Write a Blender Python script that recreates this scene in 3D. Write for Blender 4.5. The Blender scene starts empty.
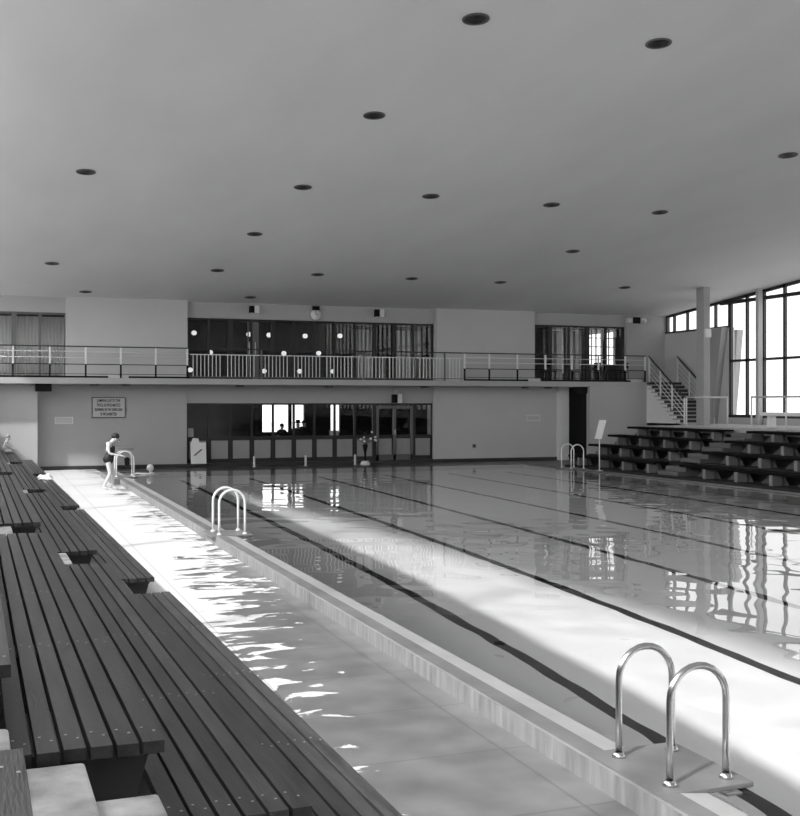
import bpy, bmesh, math, random
from mathutils import Vector, Matrix
random.seed(7)
sc = bpy.context.scene
COL = sc.collection
PI = math.pi

# ------------------------------------------------------------------ camera, light, exposure
TH = math.atan(408 / 1100)                       # pan to the right of the pool's long axis
cd = bpy.data.cameras.new('camera')
cam = bpy.data.objects.new('camera', cd); COL.objects.link(cam)
cam.location = (0, 0, 2.5); cam.rotation_euler = (PI / 2, 0, -TH)
cd.sensor_fit = 'HORIZONTAL'; cd.sensor_width = 36; cd.lens = 36 * 1100 / 800
cd.shift_y = -5 / 800; cd.clip_end = 2000
sc.camera = cam
sc.view_settings.view_transform = 'Standard'; sc.view_settings.look = 'None'
sc.view_settings.gamma = 1; sc.view_settings.use_curve_mapping = False
sc.view_settings.exposure = 0.2

w = bpy.data.worlds.new('sky'); sc.world = w; w.use_nodes = True
wn = w.node_tree; bgn = wn.nodes['Background']
bgn.inputs[0].default_value = (1, 1, 1, 1)
# hazy bright sky, brighter on the sun's side (-X)
_tc = wn.nodes.new('ShaderNodeTexCoord'); _sp = wn.nodes.new('ShaderNodeSeparateXYZ'); _mr = wn.nodes.new('ShaderNodeMapRange')
_mr.inputs[1].default_value = -.8; _mr.inputs[2].default_value = .6; _mr.inputs[3].default_value = 4.3; _mr.inputs[4].default_value = 1.5
wn.links.new(_tc.outputs['Generated'], _sp.inputs[0]); wn.links.new(_sp.outputs[0], _mr.inputs[0]); wn.links.new(_mr.outputs[0], bgn.inputs[1])
w.cycles.sampling_method = 'MANUAL'; w.cycles.sample_map_resolution = 64

sd = bpy.data.lights.new('sun', 'SUN'); sun = bpy.data.objects.new('sun', sd); COL.objects.link(sun)
sd.energy = 3.5; sd.angle = math.radians(3.0)
SUNDIR = Vector((0.9, 0.48, -1.0))
sun.rotation_euler = SUNDIR.to_track_quat('-Z', 'Y').to_euler(); sun.location = (-20, 10, 30)
sd.cycles.is_caustics_light = True

def portal(loc, size, size_y, direction):
    l = bpy.data.lights.new('window_portal', 'AREA'); l.shape = 'RECTANGLE'; l.size = size; l.size_y = size_y
    l.cycles.is_portal = True
    o = bpy.data.objects.new('window_portal', l); COL.objects.link(o); o.location = loc
    o.rotation_euler = Vector(direction).to_track_quat('-Z', 'Y').to_euler()
    return o
portal((-1.1, 15, 6.8), 54, 6.6, (1, 0, 0))
portal((28.7, 13, 6.3), 50, 9.0, (-1, 0, 0))

sc.cycles.max_bounces = 10; sc.cycles.diffuse_bounces = 6; sc.cycles.glossy_bounces = 5
sc.cycles.transmission_bounces = 6; sc.cycles.transparent_max_bounces = 10
sc.cycles.sample_clamp_indirect = 6; sc.cycles.use_denoising = True
sc.cycles.caustics_refractive = True; sc.cycles.caustics_reflective = True; sc.cycles.blur_glossy = 0.3

# ------------------------------------------------------------------ materials
def mat(name, v, rough=.6, metal=0., var=0., scale=3., bump=0., bscale=40., stretch=(1, 1, 1), spec=.5, tint=None):
    m = bpy.data.materials.new(name); m.use_nodes = True
    nt = m.node_tree; b = nt.nodes['Principled BSDF']
    b.inputs['Base Color'].default_value = (v, v, v, 1)
    b.inputs['Roughness'].default_value = rough; b.inputs['Metallic'].default_value = metal
    b.inputs['Specular IOR Level'].default_value = spec
    if var or bump:
        tc = nt.nodes.new('ShaderNodeTexCoord'); mp = nt.nodes.new('ShaderNodeMapping')
        mp.inputs['Scale'].default_value = stretch
        nt.links.new(tc.outputs['Object'], mp.inputs[0])
    if var:
        n = nt.nodes.new('ShaderNodeTexNoise'); n.inputs['Scale'].default_value = scale; n.inputs['Detail'].default_value = 6
        r = nt.nodes.new('ShaderNodeMapRange'); r.inputs[1].default_value = .25; r.inputs[2].default_value = .75
        r.inputs[3].default_value = v * (1 - var); r.inputs[4].default_value = v * (1 + var)
        nt.links.new(mp.outputs[0], n.inputs[0]); nt.links.new(n.outputs[0], r.inputs[0])
        nt.links.new(r.outputs[0], b.inputs['Base Color'])
    if bump:
        n2 = nt.nodes.new('ShaderNodeTexNoise'); n2.inputs['Scale'].default_value = bscale; n2.inputs['Detail'].default_value = 4
        bp = nt.nodes.new('ShaderNodeBump'); bp.inputs['Strength'].default_value = bump; bp.inputs['Distance'].default_value = .02
        nt.links.new(mp.outputs[0], n2.inputs[0]); nt.links.new(n2.outputs[0], bp.inputs['Height'])
        nt.links.new(bp.outputs[0], b.inputs['Normal'])
    return m

M = dict(
    ceiling=mat('painted_plaster_ceiling', .72, .9, var=.05, scale=.6, bump=.15, bscale=6, stretch=(1, .35, 1)),
    wall=mat('painted_wall', .42, .85, var=.03, scale=1.2),
    panel=mat('light_wall_panel', .52, .85, var=.03, scale=1.0),
    side=mat('side_wall', .5, .85, var=.03, scale=1.0),
    pale=mat('pale_wall', .72, .8, var=.03, scale=2),
    slab=mat('balcony_concrete', .40, .8, var=.05, scale=2),
    frame=mat('dark_window_frame', .022, .5), framemid=mat('grey_door_frame', .12, .5),
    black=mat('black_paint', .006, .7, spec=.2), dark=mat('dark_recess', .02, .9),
    white=mat('white_enamel', .8, .4), steel=mat('polished_steel', .62, .22, metal=1),
    steelw=mat('white_painted_tube', .75, .35),
    infill=mat('frosted_panel', .30, .5, var=.06, scale=2), curtain=mat('pale_curtain', .6, .9, var=.08, scale=5),
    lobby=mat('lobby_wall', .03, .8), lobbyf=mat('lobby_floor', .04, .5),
    conc=mat('stand_concrete', .22, .85, var=.2, scale=3, bump=.2), step=mat('pale_step_concrete', .5, .8, var=.5, scale=5, bump=.2),
    wood=mat('weathered_plank', .036, .34, var=.6, scale=2.2, bump=.12, bscale=14, stretch=(7, .8, 7)),
    wooddark=mat('dark_seat_wood', .006, .9, spec=.15, var=.3, scale=2, stretch=(6, .8, 6)),
    post=mat('bench_post', .22, .7, var=.1), bolt=mat('bolt_head', .6, .35, metal=.6),
    tile=mat('dark_tile', .035, .3), poolwall=mat('pool_wall_tile', .40, .4), 
    skin=mat('skin', .62, .55), hair=mat('dark_hair', .015, .6, bump=.5, bscale=60), suit=mat('dark_swimsuit', .012, .55),
    cap=mat('pale_rubber_cap', .75, .4), cloth=mat('white_cloth', .8, .9), coat=mat('dark_coat', .02, .9), shirt=mat('grey_shirt', .3, .9),
    leaf=mat('leaf', .06, .5), ground=mat('outside_ground', .5, .9), lampdark=mat('lamp_louvre', .02, .4),
    seatgrey=mat('grey_plinth', .45, .8), lane=mat('lane_line_tile', .012, .6),
    strut=mat('concrete_strut', .36, .8), ink=mat('sign_ink', .02, .8), signface=mat('sign_face', .50, .7),
)
M['litpatch'] = mat('lit_patch_grey', .10, .8, var=.3, scale=2)  # grey of the added boards that imitate lit patches under the benches
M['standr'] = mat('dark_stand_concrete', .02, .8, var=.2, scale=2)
M['strip'] = mat('worn_step_concrete', .13, .8)
_c = M['curtain'].node_tree; _t = _c.nodes.new('ShaderNodeBsdfTranslucent'); _t.inputs[0].default_value = (.8, .8, .8, 1)
_x = _c.nodes.new('ShaderNodeMixShader'); _x.inputs[0].default_value = .55; _c.links.new(_c.nodes['Principled BSDF'].outputs[0], _x.inputs[1]); _c.links.new(_t.outputs[0], _x.inputs[2]); _c.links.new(_x.outputs[0], _c.nodes['Material Output'].inputs[0])
M['woodd'] = mat('dark_weathered_plank', .03, .36, var=.55, scale=2.2, bump=.12, bscale=14, stretch=(7, .8, 7))
M['woodl'] = mat('worn_weathered_plank', .056, .32, var=.55, scale=2.6, bump=.12, bscale=14, stretch=(7, .8, 7))
M['groundl'] = mat('outside_ground_darkened', .22, .9)  # unseen ground on the left, darkened to weaken its bounce onto the ceiling
M['colm'] = mat('column_paint', .36, .8, var=.03)
M['supp'] = mat('support_paint', .05, .8)
M['white2'] = mat('balcony_light_block', .62, .7)

# pale pool floor tile
def pool_floor_mat():
    m = mat('pale_pool_tile', .74, .7, var=.02, scale=.8); return m
M['pool'] = pool_floor_mat()

def glass_mat():
    m = bpy.data.materials.new('window_glass'); m.use_nodes = True; nt = m.node_tree; nt.nodes.clear()
    o = nt.nodes.new('ShaderNodeOutputMaterial'); mx = nt.nodes.new('ShaderNodeMixShader'); t = nt.nodes.new('ShaderNodeBsdfTransparent')
    g = nt.nodes.new('ShaderNodeBsdfGlossy'); g.inputs['Roughness'].default_value = 0.0
    lw = nt.nodes.new('ShaderNodeLayerWeight'); pw = nt.nodes.new('ShaderNodeMath'); pw.operation = 'POWER'; pw.inputs[1].default_value = 5
    nt.links.new(lw.outputs['Facing'], pw.inputs[0]); f = nt.nodes.new('ShaderNodeMath'); f.operation = 'MULTIPLY_ADD'
    nt.links.new(pw.outputs[0], f.inputs[0]); f.inputs[1].default_value = .95; f.inputs[2].default_value = .03
    t.inputs[0].default_value = (.95, .95, .95, 1)
    nt.links.new(f.outputs[0], mx.inputs[0]); nt.links.new(t.outputs[0], mx.inputs[1]); nt.links.new(g.outputs[0], mx.inputs[2])
    nt.links.new(mx.outputs[0], o.inputs[0]); return m
M['glass'] = glass_mat()

def water_mat():
    m = bpy.data.materials.new('pool_water'); m.use_nodes = True; nt = m.node_tree; nt.nodes.clear()
    o = nt.nodes.new('ShaderNodeOutputMaterial'); g = nt.nodes.new('ShaderNodeBsdfGlass')
    g.inputs['Roughness'].default_value = 0.0; g.inputs['IOR'].default_value = 1.333
    nt.links.new(g.outputs[0], o.inputs[0]); return m
M['water'] = water_mat()

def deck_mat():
    """Concrete slabs: wet and dry patches, with sunlit and shaded stretches painted into the same mask."""
    m = bpy.data.materials.new('wet_sunlit_concrete_deck'); m.use_nodes = True; nt = m.node_tree; N = nt.nodes; L = nt.links
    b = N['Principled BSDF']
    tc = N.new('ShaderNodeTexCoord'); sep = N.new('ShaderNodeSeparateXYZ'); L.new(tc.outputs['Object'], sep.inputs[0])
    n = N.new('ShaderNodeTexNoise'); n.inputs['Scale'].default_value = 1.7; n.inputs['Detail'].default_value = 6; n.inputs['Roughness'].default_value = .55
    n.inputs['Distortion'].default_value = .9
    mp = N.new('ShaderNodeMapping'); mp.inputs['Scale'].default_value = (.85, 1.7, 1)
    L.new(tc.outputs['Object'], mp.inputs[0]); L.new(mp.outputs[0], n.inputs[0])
    # dryness plus painted sun and curb-side shade: grows with Y, falls with X
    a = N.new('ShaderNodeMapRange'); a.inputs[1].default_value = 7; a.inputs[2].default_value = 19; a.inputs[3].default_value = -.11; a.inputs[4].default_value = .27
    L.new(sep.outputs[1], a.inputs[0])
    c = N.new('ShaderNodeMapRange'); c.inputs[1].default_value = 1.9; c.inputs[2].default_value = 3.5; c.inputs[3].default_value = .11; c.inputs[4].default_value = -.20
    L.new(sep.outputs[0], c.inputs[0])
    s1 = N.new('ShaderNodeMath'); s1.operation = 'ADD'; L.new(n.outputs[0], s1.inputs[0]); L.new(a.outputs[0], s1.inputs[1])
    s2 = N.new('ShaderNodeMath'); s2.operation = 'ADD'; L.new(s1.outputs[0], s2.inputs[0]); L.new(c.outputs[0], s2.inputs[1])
    dry_lit = N.new('ShaderNodeMapRange'); dry_lit.inputs[1].default_value = .53; dry_lit.inputs[2].default_value = .545; L.new(s2.outputs[0], dry_lit.inputs[0])
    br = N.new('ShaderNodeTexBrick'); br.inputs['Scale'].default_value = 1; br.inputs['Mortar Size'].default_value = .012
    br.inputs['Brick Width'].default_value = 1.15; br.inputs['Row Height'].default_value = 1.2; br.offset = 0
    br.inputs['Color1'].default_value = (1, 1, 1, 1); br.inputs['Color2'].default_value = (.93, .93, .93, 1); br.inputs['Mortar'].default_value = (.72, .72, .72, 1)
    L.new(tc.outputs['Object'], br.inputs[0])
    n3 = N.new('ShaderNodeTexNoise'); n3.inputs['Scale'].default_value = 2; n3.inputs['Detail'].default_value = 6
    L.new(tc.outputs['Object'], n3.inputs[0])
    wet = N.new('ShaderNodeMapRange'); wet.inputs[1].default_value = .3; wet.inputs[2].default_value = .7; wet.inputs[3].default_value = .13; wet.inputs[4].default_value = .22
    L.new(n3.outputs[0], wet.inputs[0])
    mx = N.new('ShaderNodeMix'); mx.data_type = 'FLOAT'; L.new(dry_lit.outputs[0], mx.inputs[0]); L.new(wet.outputs[0], mx.inputs[2]); mx.inputs[3].default_value = .64
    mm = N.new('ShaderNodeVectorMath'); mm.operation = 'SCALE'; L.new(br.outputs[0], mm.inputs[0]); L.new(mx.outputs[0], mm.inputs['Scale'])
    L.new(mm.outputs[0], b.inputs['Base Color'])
    rg = N.new('ShaderNodeMapRange'); rg.inputs[3].default_value = .28; rg.inputs[4].default_value = .8; L.new(dry_lit.outputs[0], rg.inputs[0])
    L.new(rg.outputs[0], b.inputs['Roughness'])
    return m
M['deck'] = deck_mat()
def curb_mat():
    m = mat('wet_curb_concrete', .17, .45, var=.22, scale=2.5, bump=.1)
    return m
M['curb'] = curb_mat()
M['gutter'] = mat('pale_gutter_tile', .38, .35, var=.1, scale=3)
M['curbface'] = mat('streaked_curb_face', .24, .6, var=.35, scale=2.2, stretch=(2, 6, .9))

# ------------------------------------------------------------------ mesh helpers
class MB:
    def __init__(s): s.v = []; s.f = []; s.mi = []; s.k = 0; s.sm = []
    def add(s, vs, fs, smooth=False):
        o = len(s.v); s.v += [tuple(v) for v in vs]
        for f in fs: s.f.append([i + o for i in f]); s.mi.append(s.k); s.sm.append(smooth)
        return s
    def box(s, x0, x1, y0, y1, z0, z1):
        v = [(x, y, z) for z in (z0, z1) for y in (y0, y1) for x in (x0, x1)]
        return s.add(v, [(0, 2, 3, 1), (4, 5, 7, 6), (0, 1, 5, 4), (2, 6, 7, 3), (0, 4, 6, 2), (1, 3, 7, 5)])
    def hexa(s, v8):       # bottom four, then top four, both counter-clockwise from above
        return s.add(v8, [(3, 2, 1, 0), (4, 5, 6, 7), (0, 1, 5, 4), (1, 2, 6, 5), (2, 3, 7, 6), (3, 0, 4, 7)])
    def prism(s, poly, axis, a, b):   # polygon in the other two axes, swept along axis from a to b
        n = len(poly)
        def P(p, t):
            return {'x': (t, p[0], p[1]), 'y': (p[0], t, p[1]), 'z': (p[0], p[1], t)}[axis]
        return s.add([P(p, a) for p in poly] + [P(p, b) for p in poly],
                     [tuple(range(n - 1, -1, -1)), tuple(range(n, 2 * n))] + [(i, (i + 1) % n, n + (i + 1) % n, n + i) for i in range(n)])
    def tube(s, pts, r, seg=8, cap=True):
        pts = [Vector(p) for p in pts]; rings = []
        up = Vector((0, 0, 1)); prev = None
        rr = r if isinstance(r, (list, tuple)) else [r] * len(pts)
        for i, p in enumerate(pts):
            t = (pts[min(i + 1, len(pts) - 1)] - pts[max(i - 1, 0)]).normalized()
            if prev is None: a = t.orthogonal().normalized()
            else:
                a = prev - t * prev.dot(t); a = a.normalized() if a.length > 1e-6 else t.orthogonal().normalized()
            prev = a; b = t.cross(a)
            rings.append([p + (a * math.cos(2 * PI * j / seg) + b * math.sin(2 * PI * j / seg)) * rr[i] for j in range(seg)])
        vs = [q for R in rings for q in R]; fs = []
        for i in range(len(pts) - 1):
            for j in range(seg):
                k = (j + 1) % seg; fs.append((i * seg + j, i * seg + k, (i + 1) * seg + k, (i + 1) * seg + j))
        s.add(vs, fs, True)
        if cap:
            s.add(rings[0], [tuple(range(seg - 1, -1, -1))]); s.add(rings[-1], [tuple(range(seg))])
        return s
    def lathe(s, prof, c=(0, 0, 0), seg=20):
        vs = []; fs = []
        for (r, z) in prof:
            for j in range(seg): vs.append((c[0] + r * math.cos(2 * PI * j / seg), c[1] + r * math.sin(2 * PI * j / seg), c[2] + z))
        for i in range(len(prof) - 1):
            for j in range(seg):
                k = (j + 1) % seg; fs.append((i * seg + j, i * seg + k, (i + 1) * seg + k, (i + 1) * seg + j))
        return s.add(vs, fs, True)
    def ball(s, c, r, seg=14, rings=9, sc_=(1, 1, 1), jit=0):
        vs = []; fs = []
        for i in range(rings + 1):
            ph = PI * i / rings
            for j in range(seg):
                q = 1 + (random.random() - .5) * jit
                vs.append((c[0] + r * sc_[0] * q * math.sin(ph) * math.cos(2 * PI * j / seg), c[1] + r * sc_[1] * q * math.sin(ph) * math.sin(2 * PI * j / seg), c[2] + r * sc_[2] * q * math.cos(ph)))
        for i in range(rings):
            for j in range(seg):
                k = (j + 1) % seg; fs.append((i * seg + j, (i + 1) * seg + j, (i + 1) * seg + k, i * seg + k))
        return s.add(vs, fs, True)
    def build(s, name, mats, parent=None, bevel=0, **kw):
        me = bpy.data.meshes.new(name); me.from_pydata(s.v, [], s.f)
        if not isinstance(mats, (list, tuple)): mats = [mats]
        for m in mats: me.materials.append(m)
        me.polygons.foreach_set('material_index', s.mi); me.polygons.foreach_set('use_smooth', s.sm)
        me.update()
        bm = bmesh.new(); bm.from_mesh(me); bmesh.ops.remove_doubles(bm, verts=bm.verts, dist=1e-5)
        bmesh.ops.recalc_face_normals(bm, faces=bm.faces); bm.to_mesh(me); bm.free()
        o = bpy.data.objects.new(name, me); COL.objects.link(o)
        if parent: o.parent = parent
        if bevel:
            b = o.modifiers.new('bevel', 'BEVEL'); b.width = bevel; b.segments = 2; b.limit_method = 'ANGLE'
        return tag(o, **kw)
def tag(o, label=None, cat=None, group=None, kind=None):
    if label: o['label'] = label
    if cat: o['category'] = cat
    if group: o['group'] = group
    if kind: o['kind'] = kind
    return o
def empty(name, loc=(0, 0, 0), rz=0, **kw):
    o = bpy.data.objects.new(name, None); COL.objects.link(o); o.location = loc; o.rotation_euler = (0, 0, rz)
    o.empty_display_size = .2
    return tag(o, **kw)
def struct(name, mb, m, parent=None, **kw):
    return mb.build(name, m, parent, kind=None if parent else 'structure', **kw)
def copy_tree(o, parent=None):
    c = o.copy(); COL.objects.link(c)
    if parent: c.parent = parent
    for ch in list(o.children): copy_tree(ch, c)
    return c

# ------------------------------------------------------------------ the hall
RB = math.radians(.87)            # the left stand and its wall run very slightly off the pool's axis
def cz(y): return 6.46 + .083 * (42.9 - y)          # ceiling height
Y0, Y1 = -12.0, 42.9
WX = 28.8
struct('ceiling', MB().hexa([(-1.05, Y0 - .3, cz(Y0 - .3)), (WX + .3, Y0 - .3, cz(Y0 - .3)), (WX + .3, Y1 + .6, cz(Y1 + .6)), (-1.93, Y1 + .6, cz(Y1 + .6)),
        (-1.05, Y0 - .3, cz(Y0) + .35), (WX + .3, Y0 - .3, cz(Y0) + .35), (WX + .3, Y1 + .6, cz(Y1) + .3), (-1.93, Y1 + .6, cz(Y1) + .3)]), M['ceiling'])
# floor: left walkway, far walkway, right strip
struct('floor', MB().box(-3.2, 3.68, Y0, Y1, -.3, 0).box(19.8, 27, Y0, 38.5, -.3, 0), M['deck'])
struct('floor_far_walkway', MB().box(3.68, 27, 38.5, Y1 + .4, -.3, 0), M['tile'])
# pool basin
PX0, PX1, PY0, PY1, PD = 4.06, 19.4, -9.0, 38.5, -2.5
_pf = struct('pool_floor', MB().box(PX0 - .1, PX1 + .1, PY0 - .1, PY1 + .1, PD - .3, PD), M['pool'])
_pf.cycles.is_caustics_receiver = True
b = MB(); b.box(PX0 - .1, PX0, PY0, PY1, PD, .1).box(PX1, PX1 + .1, PY0, PY1, PD, .1).box(PX0, PX1, PY1, PY1 + .1, PD, .1).box(PX0, PX1, PY0 - .1, PY0, PD, .1)
struct('pool_wall', b, M['poolwall'])
for x in (5.9, 8.25, 10.65, 13.1, 15.55, 17.85):
    b = MB().box(x - .085, x + .085, -7, 36.9, PD, PD + .004)
    b.build('lane_marking', M['lane'], kind='structure', label='black lane line on the pool floor')
import numpy as np
nx, ny = 260, 640
gx, gy = np.meshgrid(np.linspace(PX0, PX1, nx), np.linspace(PY0, PY1, ny)); gz = np.full_like(gx, .13)
rg = np.random.RandomState(1)
for i in range(16):
    a = rg.uniform(0, 2 * np.pi); L = rg.uniform(.4, 1.3); k = 2 * np.pi / L
    gz += .00034 * L * np.sin(k * (gx * np.cos(a) + gy * np.sin(a)) + rg.uniform(0, 6))
ii = np.arange(nx * ny).reshape(ny, nx)
ff = np.stack([ii[:-1, :-1], ii[:-1, 1:], ii[1:, 1:], ii[1:, :-1]], -1).reshape(-1, 4)
me = bpy.data.meshes.new('water'); me.from_pydata(np.stack([gx, gy, gz], -1).reshape(-1, 3).tolist(), [], ff.tolist())
me.materials.append(M['water']); me.polygons.foreach_set('use_smooth', [True] * len(ff)); me.update()
water = bpy.data.objects.new('water', me); COL.objects.link(water); water['kind'] = 'structure'
water.cycles.is_caustics_caster = True
# curb along the left side: streaked face, flat wet top, pale gutter strip
def curb(x0, x1, y0, y1, nm='curb'):
    mb = MB(); mb.prism([(x0, 0), (x1, 0), (x1, .14), (x1 - .2, .165), (x0 + .012, .17), (x0, .158)], 'y', y0, y1)
    o = mb.build(nm, [M['curb'], M['curbface'], M['gutter']], kind='structure')
    for p in o.data.polygons:
        c = p.center; n = p.normal
        if abs(n.x) > .9 and c.x < x0 + .01: p.material_index = 1
        elif n.z > .5 and c.x > x1 - .19: p.material_index = 2
    return o
curb(3.68, PX0, PY0, 34.6)
curb(3.45, PX0, 34.6, PY1)
struct('curb', MB().box(3.68, 19.8, PY0 - .3, PY0, 0, .17), M['curb'])
struct('curb', MB().prism([(PX1, 0), (19.8, 0), (19.8, .12), (19.62, .12), (19.6, .17), (PX1, .14)], 'y', PY0, PY1), [M['tile']])
struct('curb', MB().box(PX0, 19.8, PY1, PY1 + .5, 0, .14), M['tile'])
struct('trim_1', MB().box(PX1 - .02, PX1 + .06, PY0, PY1, .141, .175), M['curb'])

# left side wall: solid up to the sill, glazed above with slim posts
for k in range(6):
    ya, yb = Y0 + k * 9.2, Y0 + (k + 1) * 9.2
    P = [(x * math.cos(RB) - y * math.sin(RB), x * math.sin(RB) + y * math.cos(RB)) for x, y in ((-1.25, ya), (-1.1, ya), (-1.1, yb), (-1.25, yb))]
    struct('wall_left', MB().prism(P, 'z', 0, 3.62), M['side'])
t = empty('window_8', (0, 0, 0), RB, kind='structure')
b = MB()
y = Y0 + .6
while y < 42.5:
    b.box(-1.23, -1.12, y - .05, y + .05, 3.62, cz(y) + .03); y += 7.3
b.build('glazing_bars', M['framemid'], t)
struct('wall_rear', MB().box(-3.4, WX + .3, Y0 - .35, Y0 - .05, 0, 11), M['side'])

# far wall
WY = Y1
def wallbox(nm, x0, x1, z0, z1, m, y=WY, th=.3): return struct(nm, MB().box(x0, x1, y, y + th, z0, z1), m)
TZ = 6.52
wallbox('wall_far_upper_left_panel', 2.59, 7.09, 3.2, TZ, M['panel'], y=42.75, th=.8)
wallbox('wall_far_upper_right_panel', 17.5, 22.1, 3.2, TZ, M['panel'], y=42.75, th=.8)
wallbox('wall_far_lower_left_panel', 1.56, 7.09, 0, 3.3, M['wall'], th=.8)
wallbox('wall_far_lower_right_panel', 17.45, 23.25, 0, 3.3, M['panel'], th=.8)
wallbox('wall_far_left', -3.2, 1.56, 0, 3.3, M['panel'], y=42.3, th=1.3)
wallbox('wall_far_pier', 23.25, 23.75, 0, 3.3, M['pale'], y=42.7, th=.9)
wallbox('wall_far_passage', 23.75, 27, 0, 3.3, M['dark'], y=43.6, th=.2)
wallbox('wall_far_lower_right', 24.15, 27.0, 0, 3.2, M['wall'], y=41.62, th=.25)
wallbox('wall_far_band_left', -3.2, 2.59, 5.88, TZ, M['wall'], y=43.0)
wallbox('wall_far_band_middle', 7.09, 17.5, 5.83, TZ, M['wall'], y=43.0)
wallbox('wall_far_band_right', 22.1, 26.8, 5.93, TZ, M['wall'], y=43.0)
wallbox('wall_far_lower_band', 7.09, 17.45, 2.49, 3.3, M['wall'], y=43.0)
wallbox('wall_far_upper_right', 26.8, WX + .3, 0, TZ, M['wall'], th=.3)
struct('baseboard_far', MB().box(1.56, 7.09, WY - .03, WY, 0, .14).box(17.45, 23.25, WY - .03, WY, 0, .14), M['tile'])
struct('trim_2', MB().box(7.09, 17.45, 42.88, 43.3, 0, .14), M['tile'])

# balcony slab and its edge
struct('balcony_slab', MB().box(-3.2, 27.0, 41.6, 44, 3.2, 3.42), M['slab'])
struct('balcony_slab', MB().box(27.0, WX, 41.6, 44, 3.2, 3.42), M['slab'])

# glazed fronts: frame mesh + one pane mesh per bay
def glazed(nm, x0, bays, wbay, z0, z1, zt, infill, dbl=(), y=43.15, fr='frame', skipglass=()):
    t = empty(nm, ((x0 + bays * wbay / 2), y, z0), kind='structure')
    lx = -bays * wbay / 2; H = z1 - z0
    b = MB(); b.box(lx - .04, -lx + .04, -.05, .05, H - .07, H).box(lx - .04, -lx + .04, -.05, .05, 0, .09)
    for i in range(bays + 1):
        hw = .09 if i in dbl else .045
        b.box(lx + i * wbay - hw, lx + i * wbay + hw, -.05, .05, .09, H - .07)
    if zt: b.box(lx, -lx, -.045, .045, zt - z0 - .04, zt - z0 + .04)
    b.build('frame', M[fr], t)
    for i in range(bays):
        a0, a1 = lx + i * wbay + .045, lx + (i + 1) * wbay - .045
        if i not in skipglass: MB().box(a0, a1, -.006, .006, (zt - z0 + .04) if zt and infill else .09, H - .07).build('pane', M['glass'], t)
        if infill and i not in skipglass:
            MB().box(a0 + .05, a1 - .05, -.02, .02, .16, zt - z0 - .1).build('infill_panel', M['infill'], t, bevel=.01)
            b2 = MB(); b2.box(a0, a0 + .05, -.03, .03, .09, zt - z0 - .04).box(a1 - .05, a1, -.03, .03, .09, zt - z0 - .04).box(a0, a1, -.03, .03, .09, .16).box(a0, a1, -.03, .03, zt - z0 - .1, zt - z0 - .04)
            b2.build('panel_frame', M[fr], t)
    return t
BW = (17.45 - 7.12) / 12
glazed('window_1', 7.12, 12, BW, .14, 2.49, 1.12, True, dbl=(9, 11))
glazed('window_2', 7.12, 12, BW, 3.42, 5.83, None, False, dbl=(2, 4, 9))
glazed('window_3', 22.1, 5, .94, 3.42, 5.93, None, False, dbl=(1, 3))
glazed('window_4', -2.9, 6, .915, 3.42, 5.88, None, False, dbl=(2, 4), fr='framemid')
# double doors in the upper middle front
t = empty('door_1', (9.7, 43.12, 3.42), kind='structure')
b = MB()
for s in (-1, 1):
    b.box(s * .1 - .07 if s < 0 else .03, s * .1 + (-.03 + .1) * 0 + (.17 if s > 0 else -.03), -.05, .04, 0, 2.3)
b.build('door_stile', M['framemid'], t)
MB().box(-.14, -.1, -.1, -.05, 1.0, 1.5).box(.1, .14, -.1, -.05, 1.0, 1.5).build('door_handle', M['steel'], t)
t = empty('door_2', (15.73, 43.1, .14), kind='structure')
MB().box(-.8, -.7, -.06, .04, 0, 2.2).box(-.06, .06, -.06, .04, 0, 2.2).box(.72, .82, -.06, .04, 0, 2.2).box(-.8, .8, -.06, .04, 2.14, 2.24).box(-.8, .8, -.06, .04, 0, .22).build('door_frame', M['framemid'], t)
MB().box(-.03, .03, -.1, -.06, 1.05, 1.25).build('door_handle', M['steel'], t)

# rooms behind the glass
def openwall(nm, x0, x1, z0, z1, y, holes, m):
    """wall with rectangular openings (x0,x1,z0,z1), built from boxes"""
    b = MB(); xs = sorted({x0, x1} | {h[0] for h in holes} | {h[1] for h in holes})
    for a, c in zip(xs, xs[1:]):
        mid = (a + c) / 2; hh = sorted([(h[2], h[3]) for h in holes if h[0] < mid < h[1]])
        z = z0
        for (p, q) in hh:
            if p > z: b.box(a, c, y, y + .2, z, p)
            z = q
        if z < z1: b.box(a, c, y, y + .2, z, z1)
    return struct(nm, b, m)
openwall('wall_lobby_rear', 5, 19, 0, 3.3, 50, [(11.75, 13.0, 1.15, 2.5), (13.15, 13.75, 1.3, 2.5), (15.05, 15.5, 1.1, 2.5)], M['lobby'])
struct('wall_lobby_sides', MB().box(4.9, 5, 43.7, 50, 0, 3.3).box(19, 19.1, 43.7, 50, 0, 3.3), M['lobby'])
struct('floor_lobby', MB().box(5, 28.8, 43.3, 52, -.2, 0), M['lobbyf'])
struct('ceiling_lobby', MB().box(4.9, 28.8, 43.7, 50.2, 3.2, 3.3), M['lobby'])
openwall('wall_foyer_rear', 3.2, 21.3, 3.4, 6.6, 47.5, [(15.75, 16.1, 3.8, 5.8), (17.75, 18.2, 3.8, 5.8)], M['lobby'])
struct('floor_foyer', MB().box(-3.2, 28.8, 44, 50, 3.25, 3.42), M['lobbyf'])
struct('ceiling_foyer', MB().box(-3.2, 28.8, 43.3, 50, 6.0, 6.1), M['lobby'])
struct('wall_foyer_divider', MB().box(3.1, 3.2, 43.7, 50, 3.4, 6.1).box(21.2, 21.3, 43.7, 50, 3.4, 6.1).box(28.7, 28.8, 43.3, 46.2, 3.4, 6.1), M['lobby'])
openwall('wall_cafe_rear', 21.3, 28.8, 3.4, 6.1, 46, [(24.7, 25.3, 3.9, 5.95), (25.75, 26.25, 3.9, 5.95), (26.6, 27.4, 4.35, 5.98), (27.5, 28.1, 4.35, 5.98)], M['framemid'])
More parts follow.
